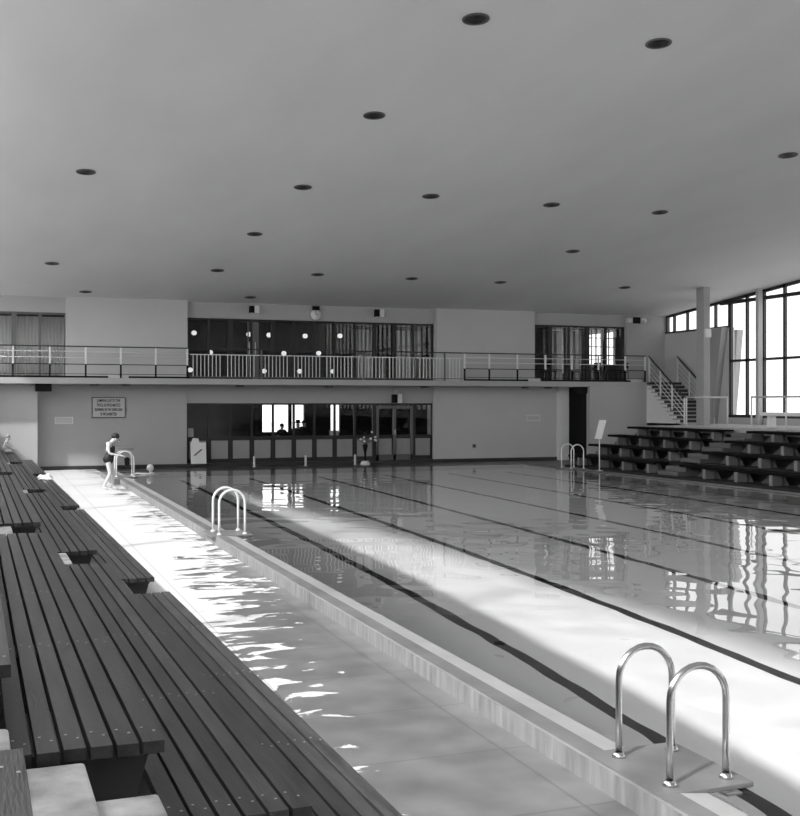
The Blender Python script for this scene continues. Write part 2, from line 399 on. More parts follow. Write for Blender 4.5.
t = empty('window_5', (27.3, 46.1, 4.35), kind='structure')
b = MB()
for x in (-.45, -.2): b.box(x - .02, x + .02, -.03, .03, 0, 1.68)
for x in (.5,): b.box(x - .02, x + .02, -.03, .03, 0, 1.68)
for z in (.42, .84, 1.26): b.box(-.7, .8, -.03, .03, z - .02, z + .02)
b.build('muntin', M['frame'], t)
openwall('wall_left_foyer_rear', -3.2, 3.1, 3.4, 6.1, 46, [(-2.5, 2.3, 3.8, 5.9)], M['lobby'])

# far left and cafe curtains (pleated cloth with depth)
def curtain(x0, x1, z0, z1, y, label, n=7, grp=None):
    b = MB(); W = x1 - x0; k = n * 6; front = []; 
    for i in range(k + 1):
        x = x0 + W * i / k; front.append((x, y + .035 * math.sin(2 * PI * i / 6)))
    back = [(x, yy + .012) for x, yy in reversed(front)]
    b.prism(front + back, 'z', z0, z1)
    b.sm = [len(f) == 4 for f in b.f]
    o = b.build('curtain', M['curtain'], label=label, cat='curtain', group=grp); return o
for i, nm in enumerate(('first', 'second', 'third', 'fourth', 'fifth', 'sixth')):
    xx = -2.9 + i * .915
    if i < 3: continue
    curtain(xx + .02, xx + .9, 3.43, 5.75, 43.5, {3: 'grey curtain behind the upper glass door at the left picture edge',
        4: 'grey curtain behind the second upper glass door from the left picture edge', 5: 'grey curtain in the upper left window beside the plain wall panel'}[i])
curtain(24.15, 24.77, 3.43, 5.85, 45.2, 'pale curtain hanging left of the door seen through upper right glass')
curtain(25.13, 25.75, 3.43, 5.85, 45.2, 'pale curtain hanging right of the door seen through upper right glass')
curtain(14.7, 15.8, 3.43, 5.7, 45.5, 'grey curtain behind upper middle glass, left of the dark door bay', n=4)
curtain(16.7, 17.9, 3.43, 5.7, 45.5, 'grey curtain behind upper middle glass, right of the dark door bay', n=5)

# right side: side wall, strip windows, full-height glazing
PZ = 1.63
struct('wall_right', MB().box(WX, WX + .3, 38.25, Y1, 0, 5.66).box(WX, WX + .3, Y0, 38.25, 0, 1.9), M['side'])
struct('floor_promenade', MB().box(23.65, WX, Y0, 36.6, PZ - .16, PZ).box(27.0, WX, 36.6, 41.6, PZ - .16, PZ), M['seatgrey'])
struct('trim_promenade_edge', MB().box(23.6, 23.7, Y0, 36.6, PZ - .2, PZ + .01), M['slab'])
struct('wall_promenade_end', MB().box(23.65, 27.0, 36.4, 36.6, 0, PZ - .16), M['wall'])
t = empty('window_6', (WX + .1, 40.5, 5.66), kind='structure')
b = MB(); Z0 = 5.66
def slantbar(b, x0, x1, ya, yb, za, zb, h, ox, oy, oz):   # bar in the wall plane from (ya,za) to (yb,zb), top at za/zb
    b.hexa([(x0 - ox, ya - oy, za - h - oz), (x1 - ox, ya - oy, za - h - oz), (x1 - ox, yb - oy, zb - h - oz), (x0 - ox, yb - oy, zb - h - oz),
            (x0 - ox, ya - oy, za - oz), (x1 - ox, ya - oy, za - oz), (x1 - ox, yb - oy, zb - oz), (x0 - ox, yb - oy, zb - oz)])
O6 = (WX + .1, 40.5, Z0)
for y in (42.82, 42.26, 41.26, 40.25, 39.24, 38.3): b.box(-.06, .06, y - .045 - 40.5, y + .045 - 40.5, 0, cz(y) - Z0)
slantbar(b, WX + .04, WX + .16, 38.25, 42.87, cz(38.25), cz(42.87), .1, *O6)
b.box(-.1, .08, 38.25 - 40.5, 42.87 - 40.5, -.02, .07)
b.build('frame', M['frame'], t)
MB().add([(0, 38.3 - 40.5, .05), (0, 42.8 - 40.5, .05), (0, 42.8 - 40.5, cz(42.8) - Z0 - .02), (0, 38.3 - 40.5, cz(38.3) - Z0 - .02)], [(0, 1, 2, 3)]).build('pane', M['glass'], t)
t = empty('window_7', (WX + .1, 13, 1.9), kind='structure'); O7 = (WX + .1, 13, 1.9)
b = MB(); ys = [38.2, 37.15, 36.1]
y = 34.88
while y > Y0: ys.append(y); y -= 1.05
for y in ys: b.box(-.06, .06, y - .05 - 13, y + .05 - 13, 0, cz(y) - 1.9)
b.box(-.1, .08, Y0 - 13, 38.25 - 13, 0, .12); b.box(-.06, .06, Y0 - 13, 38.25 - 13, 2.3, 2.4); b.box(-.07, .07, Y0 - 13, 38.9 - 13, 4.72, 4.86)
slantbar(b, WX + .04, WX + .16, Y0, 38.25, cz(Y0), cz(38.25), .12, *O7)
for (ya, yb, z) in ((33.83, 32.78, 3.75), (32.78, 31.73, 3.75), (29.6, 28.6, 3.75)): b.box(-.05, .05, yb - 13, ya - 13, z, z + .06)
b.build('frame', M['frame'], t)
for y0, y1 in zip(ys, ys[1:]):
    MB().add([(0, y0 - 13, .1), (0, y1 - 13, .1), (0, y1 - 13, cz(y1) - 1.92), (0, y0 - 13, cz(y0) - 1.92)], [(0, 1, 2, 3)]).build('pane', M['glass'], t)
struct('column_1', MB().box(25.95, 26.25, 36.0, 36.5, PZ, cz(36.2) + .02), M['colm'], bevel=.02)
for i, y in enumerate((36.1, 27.0, 17.5, 8.0, -1.5)):
    struct('column_%d' % (i + 2), MB().box(WX - .27, WX - .05, y - .09, y + .09, PZ, cz(y) + .02), M['side'], bevel=.02)
# leaning concrete struts, one inside and one outside the glass
b = MB(); b.hexa([(28.5, 39.0, PZ), (28.79, 39.0, PZ), (28.79, 39.45, PZ), (28.5, 39.45, PZ), (28.5, 38.3, 5.66), (28.79, 38.3, 5.66), (28.79, 39.45, 5.66), (28.5, 39.45, 5.66)])
struct('trim_strut_inside', b, M['strut'])
b = MB(); b.hexa([(29.6, 39.25, -.3), (29.75, 39.25, -.3), (29.75, 39.35, -.3), (29.6, 39.35, -.3), (29.55, 38.65, 5.6), (29.85, 38.65, 5.6), (29.85, 39.35, 5.6), (29.55, 39.35, 5.6)])
b.build('concrete_strut', M['strut'], label='tapering concrete strut standing outside the tall right windows', cat='strut')
struct('ground_outside', MB().box(28.9, 160, -120, 160, -.4, -.3).box(-3.5, 28.9, 52, 160, -.4, -.3), M['ground'])
struct('ground_outside', MB().box(-120, -3.5, -120, 160, -.4, -.3), M['groundl'])

# stairs from the balcony down to the promenade
t = empty('wall_stair', (27.0, 41.6, 0), kind='structure')
N = 11; rise = (3.42 - PZ) / N; run = 2.55 / N
b = MB(); poly = [(0, 3.42 - .0)]
for i in range(N):
    z = 3.42 - rise * (i + 1); poly += [(-run * i, z), (-run * (i + 1), z)]
poly += [(-2.55, 0), (0, 0)]
b.prism(poly, 'x', 0, .12); b.build('stair_side', M['pale'], t)
b = MB()
for i in range(N):
    z = 3.42 - rise * (i + 1); b.box(-.08, 1.78, -run * (i + 1) - .03, -run * i, z + .003, z + .05)
b.build('stair_tread', M['slab'], t)
b = MB()
for i in range(N):
    z = 3.42 - rise * (i + 1); b.box(.125, 1.78, -run * i - .05, -run * i - .005, z - .1 if i == 0 else z, z + rise)
b.build('stair_riser', M['frame'], t)

# right-hand stand: stepped concrete
RX = [20.3, 21.15, 22.0, 22.85]; RZ = [.57, .96, 1.30, 1.60]
b = MB(); prof = [(20.15, 0), (20.15, .05)]
for i in range(4):
    x1 = RX[i + 1] if i < 3 else 23.65; zt = RZ[i] - .38
    prof += [(RX[i] - .02, zt), (x1 - .02, zt)]
prof += [(23.65, PZ - .2), (23.65, 0)]
prof[1] = (20.15, RZ[0] - .38); prof[2] = (RX[0], RZ[0] - .38)
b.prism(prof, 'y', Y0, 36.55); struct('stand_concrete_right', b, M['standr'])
# half steps in the aisle of the right stand
for i in range(4):
    b = MB(); zt = RZ[i] - .38
    b.box(RX[i] - .02, RX[i] + .28, 29.5, 30.6, zt - .05, zt + .13); b.box(RX[i] + .28, (RX[i + 1] - .05 if i < 3 else 23.6), 29.5, 30.6, zt - .05, zt + .27)
    b.build('stair_step', M['strip'], bevel=.015, label='pale concrete aisle steps at the %s row of the right stand' % ('lowest', 'second', 'third', 'highest')[i], cat='step', group='aisle steps of the right stand')

# ------------------------------------------------------------------ left stand
def rot(o): o.rotation_euler = (0, 0, RB); return o
LS = [1.99, 1.335, .717, .136, -.46]; LZ = [.45, .80, 1.15, 1.50, 1.85]
b = MB(); prof = [(1.82, 0)]
for i in range(5):
    zt = LZ[i] - .36; x1 = LS[i + 1] - .14 if i < 4 else -1.09
    prof += [((LS[i] - .14), zt), (x1, zt)]
prof += [(-1.09, 0)]; prof[0] = (LS[0] - .14, 0)
b.prism(prof, 'y', Y0 + .1, 42.2); rot(struct('stand_concrete_left', b, M['conc']))
AISLES = [(3.36, 4.45), (12.05, 13.1), (21.95, 22.85), (32.5, 33.6)]
SEGS = [(-5, 3.36), (4.45, 12.05), (13.1, 21.95), (22.85, 32.5), (33.6, 42.0)]
rown = ('front', 'second', 'third', 'fourth', 'fifth', 'sixth')
segn = {0: 'cut off by the bottom edge', 1: 'nearest long section', 2: 'second section from the camera', 3: 'third section from the camera', 4: 'farthest section against the wall'}
STEPS = [(2.22, .11), (1.93, .27), (1.62, .45), (1.30, .62), (.99, .80), (.68, .97), (.40, 1.125), (.125, 1.285), (-.17, 1.46), (-.46, 1.62), (-.76, 1.8)]
for k, (a, c) in enumerate(AISLES):
    b = MB()
    for j, (s, z) in enumerate(STEPS):
        s2 = STEPS[j + 1][0] if j + 1 < len(STEPS) else -.95
        if j < 1: continue
        b.box(s2 - .01, s, a + .08, c - .08, max(0, z - .5), z)
    o = b.build('aisle_stair', M['step'], label=('pale concrete aisle steps in the bottom left corner', 'pale concrete aisle steps after the nearest bench section',
        'pale aisle steps before the third bench section', 'pale aisle steps by the farthest bench section')[k], cat='steps', group='aisle stairs of the left stand', bevel=.015)
    rot(o)

def bench(row, y0, y1, n=6, pitch=.101, pw=.085):
    t = empty('bleacher_bench', (0, 0, 0), RB)
    s1 = LS[row]; z = LZ[row]; b = MB()
    for j in range(n):
        x1 = s1 - j * pitch; d0 = random.uniform(-.012, .012); d1 = random.uniform(-.012, .012); dz = random.uniform(-.003, .003)
        b.k = random.choice((0, 0, 2, 3)); b.box(x1 - pw, x1, y0 + d0, y1 + d1, z - .05 + dz, z + dz)
        y = y0 + .18; b.k = 1
        while y < y1:
            for q in (.25, .75):
                yy = y + (q - .5) * .12; xx = x1 - pw * q
                b.box(xx - .006, xx + .006, yy - .006, yy + .006, z + dz - .001, z + dz + .002)
            y += (y1 - y0 - .36) / 4
    o = b.build('seat', [M['wood'], M['bolt'], M['woodd'], M['woodl']], t)
    bv = o.modifiers.new('bevel', 'BEVEL'); bv.width = .008; bv.segments = 1; bv.limit_method = 'ANGLE'
    sup = None
    for q in range(5):
        y = y0 + .18 + (y1 - y0 - .36) * q / 4
        if sup is None:
            sup = MB().prism([(s1 - .55, z - .36), (s1 - .12, z - .36), (s1 - .05, z - .1), (s1 - .02, z - .05), (s1 - .58, z - .05)], 'y', -.05, .05).build('support', M['supp'], t)
            sup.location = (0, y, 0)
        else:
            c = sup.copy(); COL.objects.link(c); c.parent = t; c.location = (0, y, 0)
    return t
for k, (a, c) in enumerate(SEGS):
    for r in range(5):
        o = bench(r, a, c)
        tag(o, '%s-row slatted dark wooden bench of the left stand, %s' % (rown[r], segn[k]), 'bench', 'benches of the left stand')

# right-hand stand benches
RSEG = [(30.8, 36.5 , 'left of the aisle'), (20.9, 29.4, 'right of the aisle'), (11.5, 19.9, 'beyond the right picture edge')]
def mk_r():
    for k, (a, c, nm) in enumerate(RSEG):
        for r in range(4):
            off = (.5, .5, .45, .5)[r]
            posts = [p for p in [36.3 - 1.53 * i - off for i in range(20)] if a + .3 < p < c - 1.0 or (k == 0 and p > 35.3 and p < 36.4)]
            rbench(r, a, c, posts)
            tag(LAST[0], 'dark %s-row bench of the right stand, %s' % (('lowest', 'second', 'third', 'top')[r], nm), 'bench', 'benches of the right stand')
LAST = [None]
def rbench(row, y0, y1, posts):
    t = empty('stand_bench', (RX[row], (y0 + y1) / 2, RZ[row])); ym = (y0 + y1) / 2; LAST[0] = t
    b = MB()
    for j in range(6): b.box(j * .1 - .03, j * .1 + .06, y0 - ym, y1 - ym, -.08 if j == 0 else -.05, 0)
    b.build('seat', M['wooddark'], t)
    src = lpb = None
    for y in posts:
        if src is None: src = MB().box(.0, .34, -.07, .07, -.375, -.052).build('post', M['post'], t); c = src
        else: c = src.copy(); COL.objects.link(c); c.parent = t
        c.location = (0, y - ym, 0)
        if lpb is None: lpb = MB().prism([(.98, -.375), (.5, -.06), (0, -.06), (-.22, -.375)], 'x', .44, .47).build('lit_patch_board', M['litpatch'], t); c = lpb  # added board, its slanted outline stands in for light between post shadows
        else: c = lpb.copy(); COL.objects.link(c); c.parent = t
        c.location = (0, y - ym, 0)
mk_r()

# ------------------------------------------------------------------ railings
def rail_section(nm, x0, x1, posts, lab, bars=False):
    t = empty(nm, ((x0 + x1) / 2, 41.66, 3.42)); m = (x0 + x1) / 2
    MB().box(x0 - m, x1 - m, -.035, .035, 1.12, 1.165).build('handrail', M['frame'], t)
    if not bars:
        for z in (.74, .96): MB().tube([(x0 - m, 0, z), (x1 - m, 0, z)], .016, 6).build('rail', M['steelw'], t)
        MB().box(x0 - m, x1 - m, -.012, .012, .48, .51).build('lower_rail', M['black'], t)
        MB().box(x0 - m, x1 - m, -.012, .012, .13, .15).build('lower_rail', M['black'], t)
        for x in posts:
            MB().box(x - m - .03, x - m + .03, -.03, .03, .5, 1.12).build('post', M['steelw'], t)
            MB().box(x - m - .03, x - m + .03, -.025, .025, 0, .5).build('lower_post', M['black'], t)
    else:
        MB().box(x0 - m, x1 - m, -.015, .015, .9, .93).build('rail', M['steelw'], t)
        MB().box(x0 - m, x1 - m, -.015, .015, .06, .09).build('lower_rail', M['framemid'], t)
        b = MB(); x = x0 + .12; i = 0
        while x < x1:
            if i % 9 != 8: b.box(x - m - .012, x - m + .012, -.012, .012, .09, .9)
            x += .146; i += 1
        b.build('balusters', M['steelw'], t)
        for x in posts: MB().box(x - m - .03, x - m + .03, -.03, .03, 0, 1.12).build('post', M['framemid'], t)
    tag(t, lab, 'railing', 'balcony railings'); return t
rail_section('balcony_railing', -3.1, 6.95, (-1.8, -.55, .7, 1.96, 3.21, 4.46, 5.73, 6.9), 'left balcony railing with white posts in front of plain wall panel')
rail_section('balcony_railing', 7.0, 18.2, (9.75, 13.9, 17.4), 'middle balcony railing of thin vertical bars before the dark glass', bars=True)
rail_section('balcony_railing', 18.25, 27.0, (18.3, 19.42, 20.72, 22.04, 23.31, 24.61, 25.95, 26.96), 'right balcony railing with white posts leading to the stairs')
struct('trim_3', MB().box(-3.1, 4.0, 41.6, 41.72, 3.425, 3.49).box(4.75, 7.0, 41.6, 41.72, 3.425, 3.49).box(18.3, 21.2, 41.6, 41.72, 3.425, 3.49).box(21.9, 26.2, 41.6, 41.72, 3.425, 3.49), M['black'])
for (x, l) in ((3.9, 'left'), (17.6, 'middle'), (21.2, 'right'), (26.0, 'farthest right')):
    pass
for (x0, x1, l) in ((4.02, 4.72, 'below the left balcony railing'), (17.5, 18.1, 'where the barred balcony railing ends'), (21.22, 21.85, 'before the upper right glass'), (26.25, 26.85, 'close to the stair top')):
    MB().box(x0, x1, 41.73, 41.9, 3.42, 3.55).build('light_block', M['white2'], bevel=.01, label='pale block on the balcony edge ' + l, cat='block', group='pale blocks on the balcony edge')

def stair_rail(x, lab, ytop=41.6):
    t = empty('stair_railing', (x, ytop, 3.42)); sl = (3.42 - PZ) / 2.55; L = 2.62
    MB().tube([(0, .05, 1.14), (0, -L, 1.14 - sl * L)], .035, 6).build('handrail', M['frame'], t)
    for z in (.3, .5, .72, .94): MB().tube([(0, 0, z), (0, -L, z - sl * L)], .015, 6).build('rail', M['steelw'], t)
    for q in (0, .33, .66, 1):
        y = -L * q; MB().box(-.025, .025, y - .025, y + .025, (-sl * L * q if q < 1 else PZ - 3.42), 1.13 - sl * L * q).build('post', M['steelw'], t)
    return tag(t, lab, 'railing', 'stair railings')
stair_rail(27.14, 'sloping white stair railing on the open left side of the stairs')
stair_rail(28.62, 'sloping white stair railing beside the right side wall')
def prom_rail(y0, y1, posts, lab):
    t = empty('promenade_railing', (23.72, (y0 + y1) / 2, PZ)); m = (y0 + y1) / 2
    MB().tube([(0, y0 - m, 1.07), (0, y1 - m, 1.07)], .03, 8).build('rail', M['steelw'], t)
    for y in posts: MB().tube([(0, y - m, 0), (0, y - m, 1.06)], .028, 8).build('post', M['steelw'], t)
    tag(t, lab, 'railing', 'promenade railings')
prom_rail(31.56, 33.94, (31.56, 33.94), 'short white tube railing passing the square column')
prom_rail(11, 30.28, [30.28 - 1.7 * i for i in range(12)], 'long white tube railing before the tall windows at right')

# promenade bench
t = empty('promenade_bench', (25.6, 30.0, PZ), 0, label='white bench behind the railing by the tall right windows', cat='bench')
MB().box(-.25, .25, -2.0, 1.9, .42, .54).build('seat', M['white'], t, bevel=.02)
for y in (1.6, -1.6): MB().box(-.14, .14, y - .08, y + .08, 0, .42).build('leg', M['white'], t, bevel=.02)

# ------------------------------------------------------------------ ladders
def arch_ladder(nm, x0, x1, yc, wd, top, lab, m, slab=True, rz=0):
    t = empty(nm, ((x0 + x1) / 2, yc, .17), rz); hx = (x1 - x0) / 2; r = .022
    for s in (-1, 1):
        pts = [(-hx, s * wd / 2, 0), (-hx, s * wd / 2, (top - hx) * .5)]
        for k in range(0, 13):
            a = PI - PI * k / 12; pts.append((hx * math.cos(a), s * wd / 2, top - hx + hx * math.sin(a)))
        pts += [(hx, s * wd / 2, (top - hx) * .5), (hx, s * wd / 2, 0)]
        g = MB().tube(pts, r, 12).build('rail', M[m], t)
        for e in (-hx, hx): MB().lathe([(0, 0), (.045, 0), (.045, .012), (.03, .03), (.024, .034)], (e, s * wd / 2, 0), 14).build('collar', M[m], g)
    if slab: MB().box(-hx - .16, hx + .12, -wd / 2 - .12, wd / 2 + .16, -.035, .0).build('plate', M['curb'], t, bevel=.008)
    for k in range(2): MB().box(hx + .02, hx + .14, -wd / 2 + .02, wd / 2 - .02, -.3 - .3 * k, -.26 - .3 * k).build('rung', M['steel'], t)
    return tag(t, lab, 'ladder', 'pool ladders')
arch_ladder('pool_ladder', 3.87, 4.28, 6.0, .58, .715, 'large steel pool ladder rails in the foreground at lower right', 'steel')
arch_ladder('pool_ladder', 3.76, 4.22, 19.6, .58, .79, 'white pool ladder halfway along the left curb', 'steelw')
arch_ladder('pool_ladder', 3.68, 4.22, 35.9, .55, .80, 'far pool ladder beside the standing woman', 'steelw')
arch_ladder('pool_ladder', 19.25, 19.75, 34.8, .7, .85, 'far right pool ladder in front of the dark doorway', 'steelw', slab=True)
t = MB().prism([(-.1, -.28), (.1, -.28), (.12, 0), (.05, .06), (-.05, .06), (-.12, 0)], 'y', -.05, .05).build('hanging_bag', M['black'], bevel=.02, label='small dark bag hanging from the far pool ladder', cat='bag')
t.location = (4.0, 35.58, .74); t.scale = (.7, .8, .75)
t = MB().box(-.3, .3, -.34, -.2, 0, .08).build('wooden_bar', M['post'], label='wooden bar lying across the far pool ladder rails', cat='bar'); t.location = (3.93, 36.17, .994); t.rotation_euler = (0, 0, .0)

# ------------------------------------------------------------------ signs and fixtures
t = empty('warning_sign', (4.14, 42.88, 2.33), label='framed warning sign with four lines of capitals on left wall', cat='sign')
MB().box(-.60, .60, -.03, .0, -.38, .38).build('sign_board', M['signface'], t)
b = MB(); b.box(-.62, .62, -.045, -.0, .36, .39).box(-.62, .62, -.045, -.0, -.39, -.36).box(-.62, -.59, -.045, 0, -.36, .36).box(.59, .62, -.045, 0, -.36, .36)
b.build('sign_frame', M['framemid'], t)
for k, s in enumerate(('JUMPING INTO THE', 'POOL IS PROHIBITED', 'RUNNING IN THE SURROUND', 'IS PROHIBITED')):
    c = bpy.data.curves.new('lettering', 'FONT'); c.body = s; c.size = .155; c.align_x = 'CENTER'; c.align_y = 'CENTER'; c.extrude = .003; c.offset = .001
    c.materials.append(M['ink']); o = bpy.data.objects.new('lettering', c); COL.objects.link(o); o.parent = t
    bpy.context.view_layer.update(); me = bpy.data.meshes.new_from_object(o); bpy.data.objects.remove(o)
    o = bpy.data.objects.new('lettering', me); COL.objects.link(o); o.parent = t
    o.location = (0, -.036, .255 - .17 * k); o.rotation_euler = (PI / 2, 0, 0)
    wd = {0: 1.02, 1: 1.08, 2: 1.12, 3: .8}[k]; o.scale = (wd / (len(s) * .155 * .66), 1, 1)
for (x, l) in ((2.52, 'left of the warning sign on the left wall'), (22.1, 'on the right wall panel')):
    t = MB().box(-.33, .33, -.015, .0, -.13, .13).build('notice_plate', M['pale'], label='small blank pale notice plate ' + l, cat='notice', bevel=.004); t.location = (x, WY - .002, 1.85)
    MB().box(-.30, .30, -.02, -.016, -.1, .1).build('plate_face', M['panel'], t)
t = empty('wall_socket', (19.28, WY - .005, .67), label='small dark wall socket low on the right wall panel', cat='socket')
MB().box(-.09, .09, -.03, 0, -.09, .09).build('cover', M['infill'], t, bevel=.01); MB().box(-.05, .05, -.04, -.03, -.05, .05).build('opening', M['frame'], t)
for (x, l) in ((1.75, 'at the left wall corner'), (23.95, 'above the dark doorway')):
    t = MB().box(-.28, .28, -.4, 0, -.28, 0).build('ventilation_box', M['black'], bevel=.01, label='black box under the balcony slab ' + l, cat='box'); t.location = (x, 42.2, 3.2)
    MB().box(-.22, .22, -.42, -.4, -.23, -.05).build('grille', M['black'], t)
def speaker(x, z, w_, h_, lab, y=42.98, flip=1):
    t = empty('wall_speaker', (x, y, z), label=lab, cat='speaker')
    MB().box(-w_ / 2, w_ / 2, -.25, 0, -h_ / 2, h_ / 2).build('cabinet', M['pale'], t, bevel=.01)
    a = (-w_ / 2 - .01, -.02) if flip > 0 else (.02, w_ / 2 + .01)
    MB().box(a[0], a[1], -.27, -.01, -h_ / 2 + .01, h_ / 2 - .01).build('grille', M['black'], t)
speaker(9.74, 6.2, .36, .3, 'small wall speaker above the upper dark glass, left one')
speaker(14.98, 6.2, .36, .32, 'small wall speaker above the upper dark glass, right one')
speaker(15.76, 2.68, .38, .38, 'wall speaker above the ground floor glass doors')
t = MB().box(-.1, .1, -.15, 0, 0, .16).build('small_lamp', M['seatgrey'], bevel=.02, label='small pale fitting above the ground floor speaker', cat='fitting'); t.location = (15.72, 42.98, 2.92)
t = empty('wall_clock', (12.28, 42.95, 6.08), label='round glass wall clock under a dark bracket', cat='clock')
MB().lathe([(0, 0), (.21, 0), (.22, .03), (.2, .07), (0, .07)], (0, 0, 0), 24).build('dial', M['pale'], t).rotation_euler = (PI / 2, 0, 0)
MB().box(-.14, .14, -.12, .0, .17, .33).build('bracket', M['black'], t)
b = MB(); b.box(-.008, .008, -.085, -.075, 0, .15).box(0, .1, -.085, -.075, -.008, .008); b.build('hand', M['black'], t)
t = empty('emergency_light', (27.2, WY - .002, 6.22), label='emergency light with dark centre high on the right end wall', cat='light')
MB().box(-.5, .5, -.15, 0, -.13, .13).build('housing', M['panel'], t, bevel=.01); MB().box(-.17, .2, -.19, -.15, -.14, .14).build('battery_box', M['black'], t)
for s in (-.36, .38): MB().ball((s, -.2, 0), .12).build('lamp_head', M['pale'], t)
t = MB().box(-.14, .14, -.1, 0, -.17, .17).build('column_speaker', M['pale'], bevel=.03, label='small pale box on the face of the square column', cat='speaker'); t.location = (26.1, 35.998, 5.22)
# signboard on a post by the right pool edge
t = empty('notice_stand', (19.98, 33.75, .12), label='tilted white notice board on a thin post at right pool edge', cat='sign')
MB().tube([(0, 0, 0), (0, 0, 1.25)], .02, 8).build('post', M['steelw'], t)
MB().lathe([(0, 0), (.14, 0), (.14, .02), (0, .03)]).build('base', M['steelw'], t)
b = MB(); b.hexa([(-.14, -.36, 1.13), (-.12, -.36, 1.13), (-.12, .10, 1.13), (-.14, .10, 1.13), (.11, -.26, 1.78), (.13, -.26, 1.78), (.13, .2, 1.78), (.11, .2, 1.78)])
o = b.build('board', M['white'], t); 

# ceiling downlights
def tilt(y): return math.atan(.083)
d0 = None
LIGHTS = [(x, y) for y in (16.15,) for x in (7.29, 10.72)] + [(x, 20.9) for x in (7.2, 17.4)] + [(x, 26.3) for x in (2.03, 7.2, 10.6, 14.1, 17.5)] + [(x, 31.4) for x in (7.15, 17.6)] + \
         [(x, 36.8) for x in (1.8, 7.1, 10.6, 14.1, 17.6, 22.9)] + [(3.2, 41.6), (9.3, 41.6)]
where = {16.15: 'nearest row', 20.9: 'second row', 26.3: 'third row', 31.4: 'fourth row', 36.8: 'fifth row', 41.6: 'row against the far wall'}
ordn = ('first', 'second', 'third', 'fourth', 'fifth', 'sixth')
cnt = {}
for (x, y) in LIGHTS:
    if d0 is None:
        t = empty('ceiling_downlight')
        MB().lathe([(.205, 0), (.225, -.005), (.225, -.02), (.19, -.025), (.185, .0)], seg=28).build('rim', M['framemid'], t)
        b = MB(); b.lathe([(.186, -.006), (0, -.006)], seg=28)
        for r in (.05, .1, .15): b.lathe([(r, -.006), (r, -.02), (r + .012, -.02), (r + .012, -.006)], seg=24)
        b.build('louvre', M['lampdark'], t); d0 = t; o = t
    else: o = copy_tree(d0)
    o.location = (x, y, cz(y) - .002); o.rotation_euler = (-math.atan(.083), 0, 0)
    k = cnt.get(y, 0); cnt[y] = k + 1
    tag(o, 'round dark recessed ceiling downlight, %s from the left in the %s' % (ordn[k], where[y]), 'downlight', 'ceiling downlights')
# soffit lamps under the balcony
d0 = None
for i, x in enumerate((3.55, 4.72, 9.0, 12.6, 16.7, 21.3, 22.4)):
    if d0 is None:
        t = empty('soffit_lamp'); MB().lathe([(0, 0), (.17, 0), (.17, -.05), (.15, -.07), (0, -.07)], seg=20).build('housing', M['framemid'], t)
        MB().lathe([(.13, -.071), (.12, -.085), (0, -.09)], seg=20).build('lens', M['infill'], t); d0 = t; o = t
    else: o = copy_tree(d0)
    o.location = (x, 42.1, 3.198); tag(o, 'small round lamp under the balcony slab, %s from the left' % (ordn + ('seventh',))[i], 'lamp', 'soffit lamps')

# globe lamps hanging behind the upper glass
def emis(name, v):
    m = bpy.data.materials.new(name); m.use_nodes = True; bb = m.node_tree.nodes['Principled BSDF']
    bb.inputs['Base Color'].default_value = (.8, .8, .8, 1); bb.inputs['Emission Color'].default_value = (1, 1, 1, 1); bb.inputs['Emission Strength'].default_value = v; return m
M['globe'] = emis('lit_globe', .75)
GL = [(7.73, 5.36), (8.46, 4.59), (7.69, 3.87), (10.85, 5.34), (11.58, 4.6), (10.81, 3.85), (12.41, 5.33), (12.36, 3.86), (13.11, 4.63), (13.95, 5.37), (13.86, 3.87), (10.0, 5.35)]
d0 = None
for i, (x, z) in enumerate(GL):
    t = empty('globe_lamp', (x, 45 if z > 5 else 45.35 if z > 4.2 else 45.7, z), label='white globe lamp behind upper dark glass, %s, %s from left' % ('top tier' if z > 5 else 'middle tier' if z > 4.2 else 'bottom tier', ('first', 'first', 'first', 'third', 'second', 'second', 'fourth', 'third', 'third', 'fifth', 'fourth', 'second')[i]), cat='lamp', group='globe lamps in the upper foyer')
    MB().ball((0, 0, 0), .11, sc_=(1, 1, .9)).build('globe', M['globe'], t)
    MB().tube([(0, 0, .1), (0, 0, 6.0 - z)], .006, 5).build('cord', M['black'], t)

